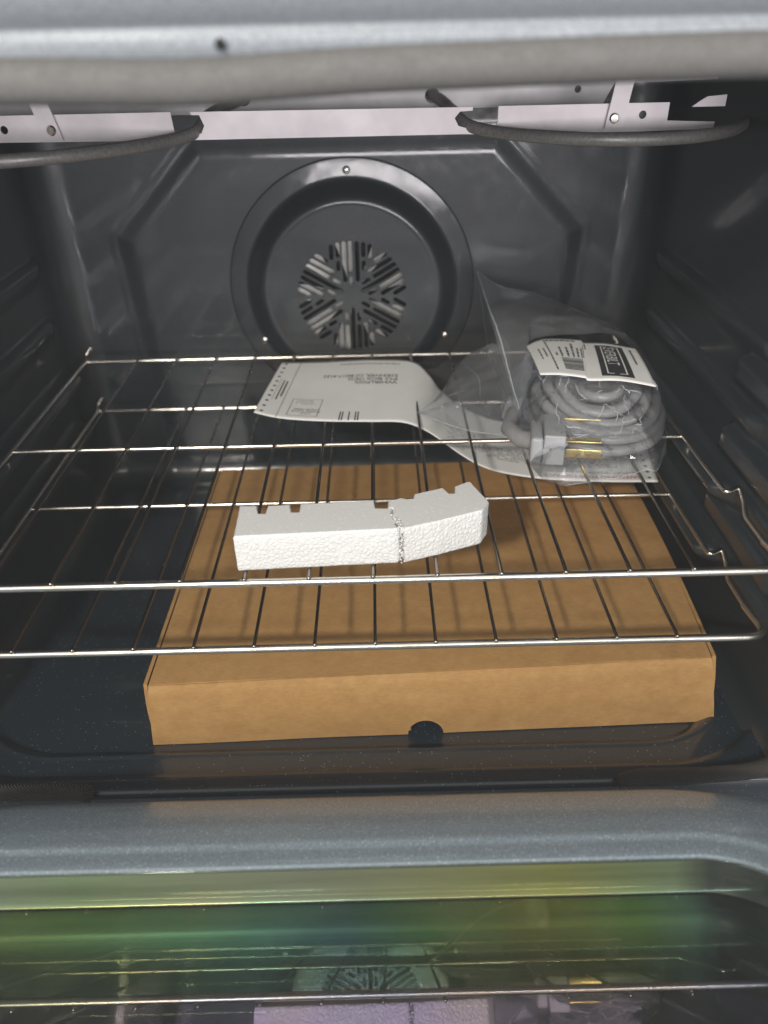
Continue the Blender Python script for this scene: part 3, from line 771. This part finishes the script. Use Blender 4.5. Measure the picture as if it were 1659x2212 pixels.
# local print coordinates: origin (x0, v0), text runs towards -x and up towards the viewer (upside-down to us)
def leafmap(x0, v0, width=148.0):
    return lambda a, b: leafp(u_at(x0 - a), max(0.0, min(1, v0 - b / width)), 0.35)
text_mesh("address_text", "WHIRLPOOL\nPO BOX 174122\nDENVER, CO 80217-4122", 9.0, leafmap(42, 0.60), INKGREY, leaf, sx=0.86, ls=0.92, off=0.10)
text_mesh("stamp_text", "U.S.A.\nPLEASE PLACE\nSTAMP HERE", 4.6, leafmap(-44.5, 0.10), INKGREY, leaf, align='CENTER')
def leafxy(x, v): return leafp(u_at(x), v, 0.33)
def bars(name, rects, m): return quads_mesh(name, rects, leafxy, m, leaf)
def frame_r(x0, v0, x1, v1, t=0.5):
    tv_ = t / 148
    return [(x0, v0, x1, v0 + tv_), (x0, v1 - tv_, x1, v1), (x0, v0, x0 + t, v1), (x1 - t, v0, x1, v1)]
bars("stamp_box", frame_r(-62, 0.055, -32, 0.31), INKGREY)
def vline(x, v0, v1, w=0.5):
    return (x, v0, x + w, v1)
bars("fold_line", [vline(-71, 0.0, 0.99, 0.45)], INKGREY)
bars("postal_marks", [vline(x, 0.015, 0.135, 1.15) for x in (-10.5, -8.0, -1.5, 5.0, 7.6)], INK)
# fine print that is too blurred to read: short broken rows
def fine(x0, x1, v0, v1, rows, th=0.6, seed=1, gap=0.16):
    rnd = random.Random(seed); out = []
    for r in range(rows):
        v = lerp(v0, v1, r / max(1, rows - 1)); x = x0; xe = x1 - rnd.uniform(0, (x1 - x0) * 0.25)
        while x < xe:
            l = rnd.uniform(1.2, 5.0)
            if rnd.random() > gap: out.append((x, v, min(x + l, xe), v + th / 148))
            x += l + 0.9
    return out
bars("tiny_print", fine(-28, 47, 0.90, 0.90, 1, 1.8, 3, 0.0) + fine(-58, -36, 0.235, 0.285, 3, 0.8, 4) , INKGREY)["kind"] = "stuff"
bars("side_print", [vline(-79.5, 0.27, 0.62, 1.3), vline(-76.0, 0.33, 0.60, 1.6), vline(-83, 0.26, 0.64, 0.3)], INKGREY)
text_mesh("heading_text", "SAFEGUARD YOUR PRODUCT", 8.0, leafmap(283, 0.085), INKRED, leaf, sx=0.86, off=0.06)
text_mesh("subheading_text", "You MUST REGISTER your product for:", 6.4, leafmap(283, 0.145), INKGREY, leaf, sx=0.86)
bars("body_print", fine(125, 283, 0.215, 0.40, 7, 1.5, 9) + fine(95, 118, 0.10, 0.55, 10, 1.2, 11), INKGREY)
bars("margin_rule", [vline(122, 0.0, 0.5, 0.5)], INKGREY)
bm = bmesh.new()
def dot(x, v, r=1.9):
    n = 12; c = []
    for k in range(n):
        q = 2 * math.pi * k / n; c.append(bm.verts.new(leafxy(x + r * math.cos(q), v + r * math.sin(q) / 148)))
    bm.faces.new(c)
for k in range(11): dot(-87 + 0.4 * k * 0, 0.055 + k * 0.089)
for k in range(11): dot(291.5, 0.06 + k * 0.089)
o = bmobj("punched_holes", bm, HOLE, leaf, False); o["kind"] = "stuff"  # flat dark dots painted for the dark seen through the holes

# ================================================================== CORD WITH PLUG
cord = thing("power_cord", (222, 205, 4), "coiled grey range cord with brass prongs inside the clear bag", "power cord")
pts = []
turns = 9
for i in range(turns * 40 + 1):
    a = 2 * math.pi * i / 40; k = i / 40
    lay = k / 3.0
    rx = 62 - 8.5 * (k % 3) - 3.0 * lay + 1.6 * math.sin(3 * a + k); ry = 70 - 9.0 * (k % 3) - 4 * lay + 1.5 * math.sin(2 * a + 2 * k)
    x = 231 + rx * math.cos(a + 2.4); y = 220 + ry * math.sin(a + 2.4)
    pts.append((x, y, 9.5 + 11.5 * lay * (0.55 + 0.45 * sstep(150, 230, y)) + 1.2 * math.sin(2 * a + k)))
coil = tube("cable", pts, 4.6, GREYCORD, cord, 12)
inner = []
for i in range(3 * 36 + 1):
    a = 2 * math.pi * i / 36; k = i / 36
    inner.append((234 + (40 - 8.5 * k) * math.cos(a), 224 + (44 - 9 * k) * math.sin(a), 12 + 9 * k))
tube("cable", inner, 4.6, GREYCORD, cord, 12)
# plug: stepped flat body standing on edge, prongs pointing right
PX = Matrix.Rotation(R(-9), 3, 'Z')
def plug_block(name, x0, x1, y0, y1, z0, z1, bev, m):
    return rbox(name, ((x0 + x1) / 2, (y0 + y1) / 2, (z0 + z1) / 2), (x1 - x0, y1 - y0, z1 - z0), m, cord, bev, PX, 4)
plug_block("plug_body", 169, 187, 139, 181, 5.2, 33, 1.6, GREYPLUG)
plug_block("plug_collar", 158, 168.6, 141, 179, 5.6, 30, 3.0, GREYPLUG)
tube("strain_relief", [(163, 160, 18), (152, 166, 17), (144, 186, 17), (152, 214, 18), (166, 236, 18)], lambda t: 8.5 - 2.5 * t, GREYCORD, cord, 14)
for (y, z, l, w, tk) in ((177, 30.0, 34, 1.8, 2.4), (158, 20, 31, 9, 1.8), (150, 11.5, 30, 1.8, 8)):
    rbox("prong", (187 + l / 2, y - 2.6, z), (l, w, tk), BRASS, cord, 0.6, PX)

# ================================================================== LABEL CARD (inside the bag)
card = thing("label_card", (220, 235, 62), "folded white card with black logo block and barcode in the clear bag", "label card")
cn = catmull([(172, 203, 61), (190, 198, 62.5), (208, 191.5, 62), (211, 189.5, 60.5), (236, 184, 62), (264, 178, 58.5)], 6)
cf = catmull([(173.5, 280, 58), (192, 290.0, 61), (224, 283, 62), (226, 280, 60.5), (247, 272, 62), (271, 263, 60)], 6)
def cardp(u, v, lift=0.0):
    n = len(cn) - 1; f = max(0, min(n - 1e-6, u * n)); i = int(f); t = f - i
    p = cn[i].lerp(cn[i + 1], t).lerp(cf[i].lerp(cf[i + 1], t), v); p += Vector((-4.3, -15, 6)); p.z += 1.5 * math.sin(math.pi * v) + lift; return p
def cs():
    nu, nv = 40, 16; V = [cardp(i / nu, j / nv) for j in range(nv + 1) for i in range(nu + 1)]; w = nu + 1
    F = [(j * w + i, j * w + i + 1, (j + 1) * w + i + 1, (j + 1) * w + i) for j in range(nv) for i in range(nu)]
    return pyobj("card_sheet", V, F, PAPER, card)
cso = cs(); md = cso.modifiers.new("thickness", 'SOLIDIFY'); md.thickness = 0.0003; md.offset = -1
CW = 93.0; CHh = 86.0
def cm(x, y, l=0.35): return cardp(x / CW, y / CHh, l)
def crect(name, rects, m, l=0.35):
    return quads_mesh(name, rects, lambda u, v: cm(u, v, l), m, card)
crect("logo_block", [(65, 8, 82, 76)], INK)
crect("logo_frame", [(68.2, 12, 68.9, 72), (78.4, 12, 79.1, 72), (68.2, 12, 79.1, 13), (68.2, 71, 79.1, 72)], PAPER, 0.6)
text_mesh("logo_text", "EVERBILT", 9.4, lambda a, b: cm(70.0 + b, 69.5 - a, 0.7), PAPER, card, sx=1.06, off=0.03)
rnd = random.Random(5)
bc = []
y = 12.0
while y < 36:
    h = rnd.choice((0.5, 0.9, 1.5)); bc.append((23, y, 37, y + h)); y += h + rnd.choice((0.5, 0.8))
crect("barcode", bc, INKGREY)
rows = []
for (x, a, b) in ((9, 34, 62), (13, 38, 60), (16.5, 10, 80), (20.5, 40, 47), (23.5, 38, 60), (27, 38, 60), (30, 38, 70), (33, 38, 60), (36, 38, 60), (38.5, 38, 66), (40.5, 10, 34), (53, 66, 78), (56.5, 64, 80), (85.5, 38, 74)):
    y = a
    while y < b:
        l = rnd.uniform(2, 6); rows.append((x, y, x + 1.2, min(b, y + l))); y += l + 1
crect("small_print", rows, INKGREY)["kind"] = "stuff"
crect("size_print", [(18 + 2.6 * k, 76, 20.2 + 2.6 * k, 79) for k in range(6)], INKGREY)

# ================================================================== CLEAR BAG
bag = thing("plastic_bag", (220, 250, 4), "crumpled clear plastic bag standing open around the grey cord on the upper rack", "plastic bag")
def wr(p, amp, sc, seed=0):
    a = noise.noise(Vector((p.x * sc, p.y * sc, p.z * sc + seed))); b = noise.noise(Vector((p.x * sc * 2.6 + 9, p.y * sc * 2.6, p.z * sc * 2.6 + seed)))
    c = noise.noise(Vector((p.x * sc * 4.3 + 3, p.y * sc * 4.3 + 7, p.z * sc * 4.3 + seed)))
    r = 1 - abs(a) * 2.2
    return amp * (0.50 * max(-1, r) + 0.40 * b * 1.5 + 0.30 * (0.5 - abs(c) * 2.4))
def pip(x, y, poly):
    c = False; n = len(poly); d = 1e9
    for i in range(n):
        x1, y1 = poly[i]; x2, y2 = poly[(i + 1) % n]
        if (y1 > y) != (y2 > y) and x < (x2 - x1) * (y - y1) / (y2 - y1) + x1: c = not c
        t = max(0, min(1, ((x - x1) * (x2 - x1) + (y - y1) * (y2 - y1)) / ((x2 - x1) ** 2 + (y2 - y1) ** 2 + 1e-9)))
        d = min(d, math.hypot(x - x1 - t * (x2 - x1), y - y1 - t * (y2 - y1)))
    return c, d
# body: draped over coil and plug
foot = [(154, 190), (154, 155), (162, 118), (178, 106), (206, 112), (228, 117), (250, 128), (262, 131), (278, 160), (289, 192), (300, 235), (304, 262), (300, 298), (262, 316), (200, 322), (168, 316), (150, 280), (146, 235)]
def bag_body():
    cx, cy = 222, 215; nr, na = 34, 140; V = []; F = []
    # radial grid out to the footprint
    edge = []
    for k in range(na):
        a = 2 * math.pi * k / na; lo, hi = 0, 260
        for _ in range(24):
            mid = (lo + hi) / 2; inside, _d = pip(cx + mid * math.cos(a), cy + mid * math.sin(a), foot)
            if inside: lo = mid
            else: hi = mid
        edge.append(lo)
    for j in range(nr + 1):
        t = j / nr
        for k in range(na):
            a = 2 * math.pi * k / na; r = edge[k] * t
            x, y = cx + r * math.cos(a), cy + r * math.sin(a)
            h = 4.6 + 62 * (1 - t ** 2.6) ** 0.62
            hp = 46 if (y < 190 and x < 215) else 66            # lower over the plug
            hp = lerp(34, 60, sstep(150, 215, y))
            h = 4.6 + (hp - 2) * max(0.0, (1 - t ** 3.2)) ** 0.55
            p = Vector((x, y, h)); p.z += wr(p, 2.8 * sstep(0.0, 0.25, 1 - t) + 0.6, 0.03) ; p.z = max(p.z, 4.2)
            if t > 0.5: p.x += 1.6 * noise.noise((x * .08, y * .08, 4)); p.y += 1.6 * noise.noise((x * .08, y * .08, 8))
            V.append(p)
    for j in range(nr):
        for k in range(na): F.append((j * na + k, j * na + (k + 1) % na, (j + 1) * na + (k + 1) % na, (j + 1) * na + k))
    rnd = random.Random(3); bm = bmesh.new()
    for _ in range(64):
        j = rnd.randint(8, nr - 8); k = rnd.randint(0, na - 1); dj = rnd.choice((-1, 0, 1, 1)); dk = rnd.choice((-1, 1)); path = []
        if V[j * na + k].y > 215 and rnd.random() < 0.7: continue
        for q in range(rnd.randint(4, 11)):
            path.append(V[j * na + k % na] + Vector((rnd.uniform(-.6, .6), rnd.uniform(-.6, .6), 0.3)))
            k += dk * rnd.choice((0, 1, 1)); j = max(3, min(nr - 1, j + dj * rnd.choice((0, 1))))
        rr = rnd.uniform(0.12, 0.36)
        if len(path) > 3: tube_bm(bm, catmull(path, 2), lambda t, rr=rr: rr * (0.3 + math.sin(math.pi * min(1, max(0.03, t)))), 5)
    o = bmobj("crease_highlights", bm, EDGE, bag); o['kind'] = "stuff"  # pale lines along creases, crinkle highlights put into their colour
    return pyobj("bag_body", V, F, FILM, bag)
bag_body()
def film(name, rows_, nu, nv, amp, sc, seed):
    """loft through polylines (each a list of points)"""
    R_ = []
    for r in rows_:
        c = catmull(r, 8); n = len(c) - 1; R_.append([c[min(n, int(i / nu * n))].lerp(c[min(n, int(i / nu * n) + 1)], (i / nu * n) % 1 if i < nu else 0) for i in range(nu + 1)])
    V = []; F = []
    m = len(R_)
    for j in range(nv + 1):
        f = j / nv * (m - 1); i0 = min(int(f), m - 2); t = f - i0; t = t
        for i in range(nu + 1):
            pl = catmull([R_[max(i0 - 1, 0)][i], R_[i0][i], R_[i0 + 1][i], R_[min(i0 + 2, m - 1)][i]], 1) if False else None
            p = R_[i0][i].lerp(R_[i0 + 1][i], t)
            e = min(1, 6 * min(i / nu, 1 - i / nu, j / nv + 0.05, 1 - j / nv + 0.05))
            w = wr(p, amp * (0.25 + 0.75 * e), sc, seed)
            V.append(p + Vector((0.3 * w, -0.6 * w, 0.8 * w)))
    w_ = nu + 1
    for j in range(nv):
        for i in range(nu): F.append((j * w_ + i, j * w_ + i + 1, (j + 1) * w_ + i + 1, (j + 1) * w_ + i))
    return pyobj(name, V, F, FILM2, bag)
# left lobe lying over the leaflet
film("bag_lobe", [[(66, 249, 5), (76, 236, 6), (106, 210, 5), (132, 199, 5), (157, 189, 5)],
                  [(68, 252, 5), (86, 252, 14), (112, 240, 19), (136, 232, 21), (154, 222, 26)],
                  [(76, 258, 6), (96, 278, 17), (118, 285, 26), (140, 278, 30), (156, 262, 38)],
                  [(92, 282, 5), (104, 318, 12), (122, 345, 22), (142, 330, 40), (160, 300, 50)],
                  [(93, 284, 5), (113, 352, 5), (132, 382, 6), (150, 400, 8), (160, 380, 40)]], 60, 40, 3.0, 0.035, 3)
# tall open mouth rising behind the label
film("bag_mouth", [[(152, 190, 30), (170, 232, 52), (176, 284, 61), (226, 292, 64), (262, 286, 62), (298, 262, 30)],
                   [(148, 252, 48), (166, 282, 66), (190, 318, 74), (232, 326, 70), (272, 318, 56), (304, 300, 28)],
                   [(142, 330, 74), (160, 346, 80), (196, 362, 76), (240, 366, 64), (286, 360, 40), (314, 352, 16)],
                   [(137, 396, 98), (163, 400, 80), (199, 400, 72), (246, 400, 53), (295, 396, 32), (322, 388, 10)]], 70, 44, 2.6, 0.028, 11)
film("bag_mouth_side", [[(137, 396, 98), (143, 330, 76), (149, 250, 50), (152, 190, 32)],
                        [(146, 400, 46), (150, 330, 48), (152, 258, 36), (154, 192, 20)],
                        [(154, 401, 6), (157, 340, 6), (158, 262, 6), (157, 190, 5)]], 50, 24, 1.8, 0.03, 17)

# folded edges of the film, their bright rim lines put on as pale tubes
for nm, pl, rr in (("bag_edge", [(66, 249, 5), (76, 236, 6.4), (106, 210, 5.6), (132, 199, 5.6), (157, 189, 5.6)], 0.28),
               ("bag_fold", [(137, 396, 98), (141, 345, 82), (147, 290, 66), (150, 235, 48), (153, 192, 34)], 0.75),
               ("bag_fold", [(154, 401, 8), (156, 340, 16), (158, 280, 20), (157, 191, 9)], 0.30),
               ("bag_edge", [(137, 396, 98), (146, 400, 52), (154, 401, 8)], 0.35),
               ("bag_edge", [(137, 396, 98), (163, 400, 80), (199, 400, 72), (246, 400, 53), (295, 396, 32), (322, 388, 10)], 0.22),
               ("bag_fold", [(118, 352, 15), (122, 310, 24), (128, 280, 26), (126, 250, 20)], 0.28),
               ("bag_fold", [(66, 249, 5), (92, 262, 14), (116, 262, 22)], 0.25),
               ("bag_edge", [(178, 106, 5), (206, 112, 6), (228, 117, 5.5), (250, 128, 6), (262, 131, 5), (289, 192, 5)], 0.25)):
    tube(nm, [p + Vector((0.5 * noise.noise(p * 0.11), 0.5 * noise.noise(p * 0.13 + Vector((4, 4, 4))), 0.6 * noise.noise(p * 0.09))) for p in catmull(pl, 8)], lambda t, rr=rr: rr * (0.35 + 0.65 * math.sin(math.pi * min(1, max(0.02, t)))), EDGE, bag, 6)
# crumpled facets that throw small bright glints
rnd = random.Random(21); bm = bmesh.new()
for (cx_, cy_, cz_, n_, sp) in ((206, 128, 14, 26, 15), (252, 138, 12, 18, 10), (98, 244, 14, 16, 9), (232, 205, 60, 10, 14), (182, 146, 33, 8, 8)):
    for _ in range(n_):
        p = Vector((cx_ + rnd.uniform(-sp, sp), cy_ + rnd.uniform(-sp * .5, sp * .5), cz_ + rnd.uniform(-4, 5)))
        q = [p + Vector((rnd.uniform(-4, 4), rnd.uniform(-3, 3), rnd.uniform(-3, 3))) for _k in range(3)]
        bm.faces.new([bm.verts.new(v) for v in q])
o = bmobj("crumpled_facets", bm, FILM3, bag, False); o['kind'] = "stuff"

# ================================================================== LENS VEIL: thin fog volume added to imitate flare in the lens
bm = bmesh.new(); bmesh.ops.create_cube(bm, size=1)
for v in bm.verts: v.co = Vector((v.co.x * 2400, v.co.y * 2200 + 0, v.co.z * 2000 - 300))
hm = bpy.data.materials.new("lens_veil"); hm.use_nodes = True; hn = hm.node_tree
hn.nodes.remove(hn.nodes["Principled BSDF"]); pv = hn.nodes.new('ShaderNodeVolumePrincipled')
pv.inputs['Color'].default_value = (0.9, 0.92, 0.95, 1); pv.inputs['Density'].default_value = 0.044
hn.links.new(pv.outputs[0], hn.nodes["Material Output"].inputs['Volume'])
hz = bmobj("lens_veil_fog", bm, hm, None, False); hz['kind'] = "stuff"
